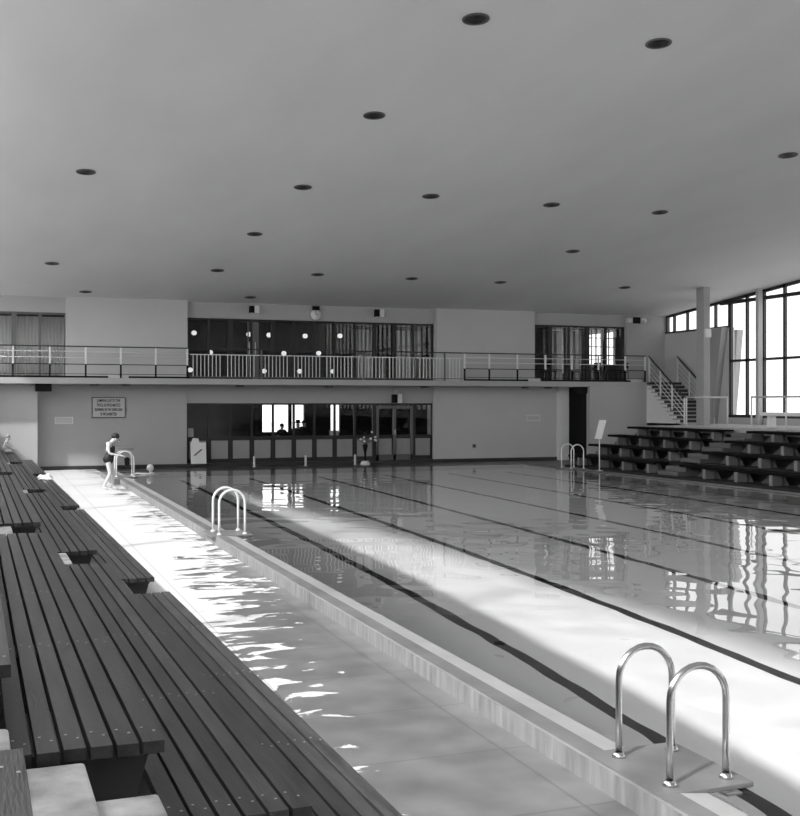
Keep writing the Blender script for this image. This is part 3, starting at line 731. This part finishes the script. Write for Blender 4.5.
# ------------------------------------------------------------------ people
def figure(name, J, E, mat_, parent, root, sub=2):
    me = bpy.data.meshes.new(name); ks = list(J)
    me.from_pydata([J[k][0] for k in ks], [(ks.index(a), ks.index(b_)) for a, b_ in E], [])
    o = bpy.data.objects.new(name, me); COL.objects.link(o)
    if parent: o.parent = parent
    o.modifiers.new('skin', 'SKIN')
    if not me.skin_vertices: 
        bpy.context.view_layer.objects.active = o; bpy.ops.mesh.customdata_skin_add()
    sv = me.skin_vertices[0].data
    for i, k in enumerate(ks):
        r = J[k][1]; sv[i].radius = r if isinstance(r, tuple) else (r, r); sv[i].use_root = (k == root); sv[i].use_loose = False
    o.modifiers['skin'].use_smooth_shade = True
    s_ = o.modifiers.new('sub', 'SUBSURF'); s_.levels = sub; s_.render_levels = sub
    me.materials.append(mat_)
    return o
def hand(J, E, wrist, pre, d, side, n=(0, 0, -1)):
    """palm and five bent fingers from a wrist joint: d = pointing direction, side = thumb direction"""
    d = Vector(d).normalized(); s = Vector(side).normalized(); n = Vector(n).normalized(); w0 = Vector(J[wrist][0])
    pm = w0 + d * .06; J[pre + 'palm'] = (tuple(pm), (.034, .018)); E.append((wrist, pre + 'palm'))
    for q, (off, L) in enumerate(((.027, .068), (.009, .078), (-.009, .072), (-.027, .056))):
        a = pm + d * .035 + s * off; c = a + d * L * .55 + n * .006; e = c + d * L * .4 + n * .022
        J[pre + 'k%d' % q] = (tuple(a), .0095); J[pre + 'm%d' % q] = (tuple(c), .0085); J[pre + 't%d' % q] = (tuple(e), .007)
        E += [(pre + 'palm', pre + 'k%d' % q), (pre + 'k%d' % q, pre + 'm%d' % q), (pre + 'm%d' % q, pre + 't%d' % q)]
    a = w0 + d * .03 + s * .035; c = a + d * .035 + s * .022; e = c + d * .03
    J[pre + 'tha'] = (tuple(a), .012); J[pre + 'thb'] = (tuple(c), .010); J[pre + 'thc'] = (tuple(e), .008)
    E += [(wrist, pre + 'tha'), (pre + 'tha', pre + 'thb'), (pre + 'thb', pre + 'thc')]
def face(t, c, fwd, r=.1):
    """nose, eyes and mouth on a head centred at c looking along fwd"""
    c = Vector(c); f = Vector(fwd).normalized(); s = Vector((0, 0, 1)).cross(f).normalized(); u = f.cross(s)
    for q in (-1, 1): MB().ball(c + f * (r * .86) + s * (q * .032) + u * .012, .013, 8, 6).build('eye', M['hair'], t)
    MB().tube([c + f * r * .9 + u * .005, c + f * (r * 1.14) - u * .028, c + f * r * .92 - u * .035], [.008, .013, .009], 6).build('nose', M['skin'], t)
    MB().tube([c + f * r * .9 - u * .055 + s * .022, c + f * r * .95 - u * .053, c + f * r * .9 - u * .055 - s * .022], .006, 6).build('mouth', M['suit'], t)
    for q in (-1, 1): MB().ball(c + s * (q * r * .78), .028, 8, 6, (.4, .5, 1)).build('ear', M['skin'], t)

# woman in a dark swimsuit, looking down, mid-step; local x forward, y to her left
t = empty('person', (3.18, 32.6, 0), -.42, label='person in a dark swimsuit standing on the wet walkway, head bowed', cat='person')
J = dict(pel=((-.03, 0, .89), .12), wai=((.0, 0, 1.05), .105), che=((-.01, 0, 1.20), .122), shl=((.0, 0, 1.325), .09),
         nek=((.07, 0, 1.40), .05), hd0=((.13, 0, 1.44), (.075, .07)), hd1=((.185, 0, 1.50), (.088, .078)), hd2=((.20, 0, 1.545), (.07, .065)),
         lh=((-.03, .07, .82), .088), lk=((.075, .075, .46), .062), lc=((.06, .075, .33), .058), la=((.065, .075, .08), .038), lt=((.21, .085, .025), (.036, .022)), lb=((.02, .075, .03), .03),
         rh=((-.03, -.07, .82), .088), rk=((.04, -.07, .47), .062), rc=((-.04, -.065, .33), .056), ra=((-.16, -.06, .10), .038), rt=((-.03, -.065, .025), (.036, .02)), rb=((-.19, -.06, .05), .03),
         ls=((.01, .17, 1.31), .052), le=((.05, .21, 1.06), .040), lw=((.25, .15, .99), .026),
         rs=((.01, -.17, 1.31), .052), re=((.05, -.21, 1.06), .040), rw=((.26, -.13, 1.01), .026))
E_ = [('pel', 'wai'), ('wai', 'che'), ('che', 'shl'), ('shl', 'nek'), ('nek', 'hd0'), ('hd0', 'hd1'), ('hd1', 'hd2'), ('pel', 'lh'), ('lh', 'lk'), ('lk', 'lc'), ('lc', 'la'), ('la', 'lt'), ('la', 'lb'),
      ('pel', 'rh'), ('rh', 'rk'), ('rk', 'rc'), ('rc', 'ra'), ('ra', 'rt'), ('ra', 'rb'), ('shl', 'ls'), ('ls', 'le'), ('le', 'lw'), ('shl', 'rs'), ('rs', 're'), ('re', 'rw')]
hand(J, E_, 'lw', 'L', (1, -.2, -.15), (0, -1, .2)); hand(J, E_, 'rw', 'R', (1, .2, -.1), (0, 1, .2))
figure('body', J, E_, M['skin'], t, 'pel')
def loft(rings, seg=20):
    vs = [(cx + rx * math.cos(2 * PI * k / seg), ry * math.sin(2 * PI * k / seg), z) for (cx, z, rx, ry) in rings for k in range(seg)]
    fs = [(i * seg + k, i * seg + (k + 1) % seg, (i + 1) * seg + (k + 1) % seg, (i + 1) * seg + k) for i in range(len(rings) - 1) for k in range(seg)]
    fs += [tuple(range(seg - 1, -1, -1)), tuple(range((len(rings) - 1) * seg, len(rings) * seg))]
    return MB().add(vs, fs, True)
loft([(-.035, .765, .10, .125), (-.045, .82, .135, .160), (-.045, .90, .145, .168), (-.02, .98, .128, .148), (.005, 1.05, .114, .128), (.02, 1.13, .118, .132), (.04, 1.20, .112, .13), (.06, 1.26, .075, .10)]).build('swimsuit', M['suit'], t)
for s in (-1, 1): MB().tube([(.1, s * .06, 1.25), (.09, s * .08, 1.34), (.0, s * .085, 1.42), (-.08, s * .08, 1.33), (-.1, s * .05, 1.15)], .012, 6).build('strap', M['suit'], t)
MB().ball((.165, 0, 1.545), .108, sc_=(1.12, .95, .88), jit=.07).build('hair', M['hair'], t)
face(t, (.20, 0, 1.475), (.75, 0, -.65), .095)

# swimmer with a white cap
t = empty('swimmer', (5.0, 37.3, .13), PI, label='person in a white bathing cap swimming near the far ladder', cat='person')
J = dict(pel=((-.5, 0, -.35), (.15, .12)), wai=((-.3, 0, -.24), (.12, .10)), che=((-.12, 0, -.13), (.14, .10)), shl=((0, 0, -.03), (.11, .08)), nek=((.03, 0, .06), .052), h0=((.05, 0, .13), (.08, .07)), h1=((.06, 0, .21), (.088, .08)), h2=((.055, 0, .26), (.06, .06)),
         ls=((.02, .18, -.03), .055), le=((.2, .26, -.0), .042), lw=((.42, .16, .035), .028), rs=((.02, -.18, -.03), .055), re=((.24, -.24, -.0), .042), rw=((.46, -.12, .03), .028),
         lh=((-.55, .09, -.38), .10), lk=((-.92, .12, -.5), .06), la=((-1.3, .1, -.42), .036), lt=((-1.45, .1, -.47), .03), rh=((-.55, -.09, -.38), .10), rk=((-.9, -.14, -.55), .06), ra=((-1.25, -.12, -.62), .036), rt=((-1.4, -.12, -.68), .03))
E_ = [('pel', 'wai'), ('wai', 'che'), ('che', 'shl'), ('shl', 'nek'), ('nek', 'h0'), ('h0', 'h1'), ('h1', 'h2'), ('shl', 'ls'), ('ls', 'le'), ('le', 'lw'), ('shl', 'rs'), ('rs', 're'), ('re', 'rw'), ('pel', 'lh'), ('lh', 'lk'), ('lk', 'la'), ('la', 'lt'), ('pel', 'rh'), ('rh', 'rk'), ('rk', 'ra'), ('ra', 'rt')]
hand(J, E_, 'lw', 'L', (1, -.2, 0), (0, -1, .1)); hand(J, E_, 'rw', 'R', (1, .2, 0), (0, 1, .1))
figure('body', J, E_, M['skin'], t, 'pel')
figure('swimsuit', dict(a=((-.52, 0, -.36), (.165, .14)), b=((-.3, 0, -.24), (.135, .115)), c=((-.13, 0, -.14), (.15, .11))), [('a', 'b'), ('b', 'c')], M['suit'], t, 'a')
MB().ball((.05, 0, .215), .118, sc_=(1, .92, .98)).build('swimming_cap', M['cap'], t)
face(t, (.06, 0, .175), (1, 0, 0), .098)

# child sitting on the far end of the left stand
t = empty('child', (.38, 39.6, .8), RB, label='small child in a pale shirt sitting hunched on the far bench', cat='person')
J = dict(pel=((0, 0, .09), (.10, .085)), wai=((.01, 0, .2), (.085, .07)), che=((.04, 0, .3), (.09, .07)), shl=((.07, 0, .37), (.07, .055)), nek=((.1, 0, .42), .035), h0=((.12, 0, .46), (.06, .055)), h1=((.14, 0, .53), (.07, .065)), h2=((.14, 0, .57), (.05, .05)),
         lh=((.04, .06, .08), .065), lk=((.22, .20, .07), .043), la=((.26, -.02, .035), .028), lt=((.30, -.10, .03), .022), rh=((.04, -.06, .08), .065), rk=((.22, -.20, .07), .043), ra=((.20, .0, .045), .028), rt=((.20, .09, .04), .022),
         ls=((.07, .12, .35), .035), le=((.14, .16, .21), .028), lw=((.26, .09, .16), .018), rs=((.07, -.12, .35), .035), re=((.14, -.16, .21), .028), rw=((.26, -.09, .16), .018))
E_ = [('pel', 'wai'), ('wai', 'che'), ('che', 'shl'), ('shl', 'nek'), ('nek', 'h0'), ('h0', 'h1'), ('h1', 'h2'), ('pel', 'lh'), ('lh', 'lk'), ('lk', 'la'), ('la', 'lt'), ('pel', 'rh'), ('rh', 'rk'), ('rk', 'ra'), ('ra', 'rt'), ('shl', 'ls'), ('ls', 'le'), ('le', 'lw'), ('shl', 'rs'), ('rs', 're'), ('re', 'rw')]
hand(J, E_, 'lw', 'L', (1, -.2, -.2), (0, -1, .1)); hand(J, E_, 'rw', 'R', (1, .2, -.2), (0, 1, .1))
figure('body', J, E_, M['skin'], t, 'pel')
figure('shirt', dict(a=((0, 0, .1), (.115, .10)), b=((.02, 0, .22), (.10, .085)), c=((.06, 0, .35), (.085, .07)), d=((.07, .11, .345), .045), e=((.07, -.11, .345), .045)), [('a', 'b'), ('b', 'c'), ('c', 'd'), ('c', 'e')], M['cloth'], t, 'a')
MB().ball((.125, 0, .565), .078, sc_=(1, .95, .85), jit=.06).build('hair', M['shirt'], t)
face(t, (.14, 0, .52), (.9, 0, -.4), .078)

# visitors behind the lobby glass
def visitor(x, y, rz, h, lab, hat, coat='coat'):
    t = empty('person', (x, y, 0), rz, label=lab, cat='person', group='visitors behind the lobby glass'); k = h / 1.7
    def S(d): return {a: (tuple(q * k for q in p), tuple(z * k for z in r) if isinstance(r, tuple) else r * k) for a, (p, r) in d.items()}
    J = S(dict(pel=((0, 0, .92), (.17, .12)), wai=((0, 0, 1.08), (.15, .11)), che=((0, 0, 1.25), (.18, .12)), shl=((0, 0, 1.38), (.13, .09)), nek=((.01, 0, 1.46), .055), h0=((.02, 0, 1.52), (.08, .07)), h1=((.03, 0, 1.60), (.09, .085)), h2=((.02, 0, 1.655), (.06, .06)),
         lh=((0, .1, .86), .10), lk=((.01, .11, .48), .065), la=((-.01, .11, .09), .045), lt=((.13, .12, .03), .04), rh=((0, -.1, .86), .10), rk=((.01, -.11, .48), .065), ra=((-.01, -.11, .09), .045), rt=((.13, -.12, .03), .04),
         ls=((0, .2, 1.36), .06), le=((.03, .26, 1.08), .046), lw=((.2, .2, .95), .03), rs=((0, -.2, 1.36), .06), re=((.03, -.26, 1.08), .046), rw=((.2, -.2, .95), .03)))
    E_ = [('pel', 'wai'), ('wai', 'che'), ('che', 'shl'), ('shl', 'nek'), ('nek', 'h0'), ('h0', 'h1'), ('h1', 'h2'), ('pel', 'lh'), ('lh', 'lk'), ('lk', 'la'), ('la', 'lt'), ('pel', 'rh'), ('rh', 'rk'), ('rk', 'ra'), ('ra', 'rt'), ('shl', 'ls'), ('ls', 'le'), ('le', 'lw'), ('shl', 'rs'), ('rs', 're'), ('re', 'rw')]
    hand(J, E_, 'lw', 'L', (1, 0, -.3), (0, -1, .1)); hand(J, E_, 'rw', 'R', (1, 0, -.3), (0, 1, .1))
    figure('body', J, E_, M['skin'], t, 'pel')
    JC = S(dict(hem=((0, 0, .55), (.21, .17)), a=((0, 0, .92), (.19, .15)), b=((0, 0, 1.1), (.175, .13)), c=((0, 0, 1.27), (.2, .14)), d=((0, 0, 1.39), (.14, .1)), ls=((0, .2, 1.36), .075), le=((.03, .26, 1.08), .06), lw=((.17, .21, .97), .045), rs=((0, -.2, 1.36), .075), re=((.03, -.26, 1.08), .06), rw=((.17, -.21, .97), .045)))
    figure('coat', JC, [('hem', 'a'), ('a', 'b'), ('b', 'c'), ('c', 'd'), ('d', 'ls'), ('ls', 'le'), ('le', 'lw'), ('d', 'rs'), ('rs', 're'), ('re', 'rw')], M[coat], t, 'a')
    if hat: MB().lathe([(0, .16), (.09, .15), (.105, .04), (.19, .03), (.19, .015), (0, .0)], (.01, 0, 1.64 * k), 18).build('hat', M['coat'], t)
    else: MB().ball((.01 * k, 0, 1.63 * k), .1 * k, sc_=(1.05, .95, .9), jit=.05).build('hair', M['hair'], t)
    face(t, (.03 * k, 0, 1.58 * k), (1, 0, 0), .1)
visitor(11.55, 45.6, -1.2, 1.62, 'person in dark clothes behind lobby glass, left of the bright window', False)
visitor(12.15, 45.2, -1.7, 1.7, 'person in a brimmed hat and dark coat behind lobby glass', True)
visitor(12.75, 46.4, -1.9, 1.74, 'person standing behind the hatted one in the lobby', False)

# towel left on the front bench
def cloth(loc, w_, l_, lab, h=.05):
    b = MB(); n = 12; vs = []; 
    for i in range(n + 1):
        for j in range(n + 1):
            u, v = i / n - .5, j / n - .5
            e = max(0, 1 - (2 * u) ** 4) * max(0, 1 - (2 * v) ** 4)
            vs.append((u * w_ * (1 + .15 * math.sin(9 * v)), v * l_ * (1 + .12 * math.sin(8 * u)), .006 + e * h * (.55 + .45 * math.sin(7 * u + 3 * v) * math.cos(9 * v))))
    top = len(vs); vs += [(x, y, 0) for x, y, z in vs]; fs = []
    for i in range(n):
        for j in range(n):
            a = i * (n + 1) + j; q = (a, a + n + 1, a + n + 2, a + 1); fs.append(q); fs.append(tuple(top + k for k in reversed(q)))
    rim = [i * (n + 1) for i in range(n + 1)] + [n * (n + 1) + j for j in range(1, n + 1)] + [i * (n + 1) + n for i in range(n - 1, -1, -1)] + [j for j in range(n - 1, 0, -1)]
    for a, c in zip(rim, rim[1:] + rim[:1]): fs.append((a, c, top + c, top + a))
    o = b.add(vs, fs, True).build('towel', M['cloth'], label=lab, cat='towel'); o.location = loc; return o
cloth((1.35, 31.2, .462), .38, .9, 'crumpled white towel on the front bench at the far end', .14)

# ------------------------------------------------------------------ lobby front details
t = empty('flower_stand', (14.15, 42.2, 0), label='tall dark vase of white flowers on a pale base before the glass', cat='flowers')
MB().lathe([(0, 0), (.2, 0), (.21, .03), (.16, .12), (.1, .16), (0, .16)], seg=18).build('base', M['white'], t)
MB().lathe([(0, .16), (.05, .17), (.035, .3), (.05, .5), (.09, .68), (.11, .8), (.09, .82), (0, .78)], seg=18).build('vase', M['black'], t)
random.seed(3)
for k in range(16):
    a = random.uniform(0, 2 * PI); L = random.uniform(.15, .5); h = random.uniform(.95, 1.35)
    tip = (math.cos(a) * L, math.sin(a) * L * .6, h)
    MB().tube([(0, 0, .78), (tip[0] * .4, tip[1] * .4, .78 + (h - .78) * .6), tip], .008, 5).build('stem', M['leaf'], t)
    if k % 2 == 0: MB().ball(tip, .055, 8, 6, (1, 1, .8), .35).build('flower', M['white'], t)
    else:
        c = Vector(tip); d = Vector((math.cos(a), math.sin(a) * .6, .1)) * .13; s = Vector((-math.sin(a), math.cos(a), 0)) * .04
        MB().hexa([c, c + d * .5 - s, c + d, c + d * .5 + s, c + Vector((0, 0, .01)), c + d * .5 - s + Vector((0, 0, .02)), c + d + Vector((0, 0, .008)), c + d * .5 + s + Vector((0, 0, .02))]).build('leaf', M['leaf'], t)
for i, x in enumerate((9.61, 11.69, 13.75)):
    t = MB().lathe([(0, 0), (.07, 0), (.07, .02), (.045, .03), (.045, .4), (.03, .42), (0, .42)], seg=14).build('short_post', M['white2'], label='short pale post before the lobby glass, %s from the left' % ordn[i], cat='post', group='short posts before the lobby glass')
    t.location = (x, 42.3, 0)
t = empty('display_board', (7.52, 42.72, .14), label='white display board with a black diagonal stroke in front of glass', cat='board')
MB().hexa([(-.3, 0, 0), (.3, 0, 0), (.3, .04, 0), (-.3, .04, 0), (-.3, .12, .82), (.3, .12, .82), (.3, .16, .82), (-.3, .16, .82)]).build('board', M['cloth'], t)
MB().hexa([(-.2, .038, .32), (-.13, .038, .32), (-.13, .06, .32), (-.2, .06, .32), (.1, .07, .56), (.17, .07, .56), (.17, .09, .56), (.1, .09, .56)]).build('stroke', M['ink'], t)
MB().prism([(-.28, .82), (.05, .82), (0, .98), (-.2, 1.0)], 'y', .12, .16).build('header', M['cloth'], t)
t = MB().box(-.13, .13, -.1, .1, 0, .34).build('white_box', M['panel'], label='small pale box on the ledge at the left end of lobby glass', cat='box', bevel=.01); t.location = (7.28, 43.35, 1.17)
struct('trim_4', MB().box(7.15, 17.4, 43.22, 43.55, 1.09, 1.165), M['frame'])
t = MB().box(-.2, .2, -.02, .02, -.1, .1).build('counter_card', M['white2'], label='small white card standing on the ledge behind lobby glass', cat='card'); t.location = (13.2, 43.4, 1.27)

# chairs and tables on the balcony at upper right
def cafe_chair(x, y, rz, lab):
    t = empty('cafe_chair', (x, y, 3.42), rz, label=lab, cat='chair', group='dark chairs on the right balcony')
    MB().box(-.21, .21, -.2, .2, .43, .46).build('seat', M['black'], t, bevel=.01)
    MB().box(-.21, -.18, -.19, .19, .62, .86).build('backrest', M['black'], t, bevel=.01)
    for sx in (-.18, .18):
        for sy in (-.17, .17): MB().tube([(sx * 1.15, sy * 1.1, 0), (sx, sy, .44 if sx > 0 else .86)], .014, 6).build('leg', M['black'], t)
cafe_chair(22.7, 42.5, .4, 'dark chair behind right balcony railing, nearest the wall panel')
cafe_chair(24.1, 42.6, 2.6, 'dark chair behind right balcony railing, second from the wall panel')
cafe_chair(25.2, 42.5, .3, 'dark chair behind right balcony railing, second from the stairs')
cafe_chair(26.4, 42.6, 2.9, 'dark chair behind right balcony railing, nearest the stairs')
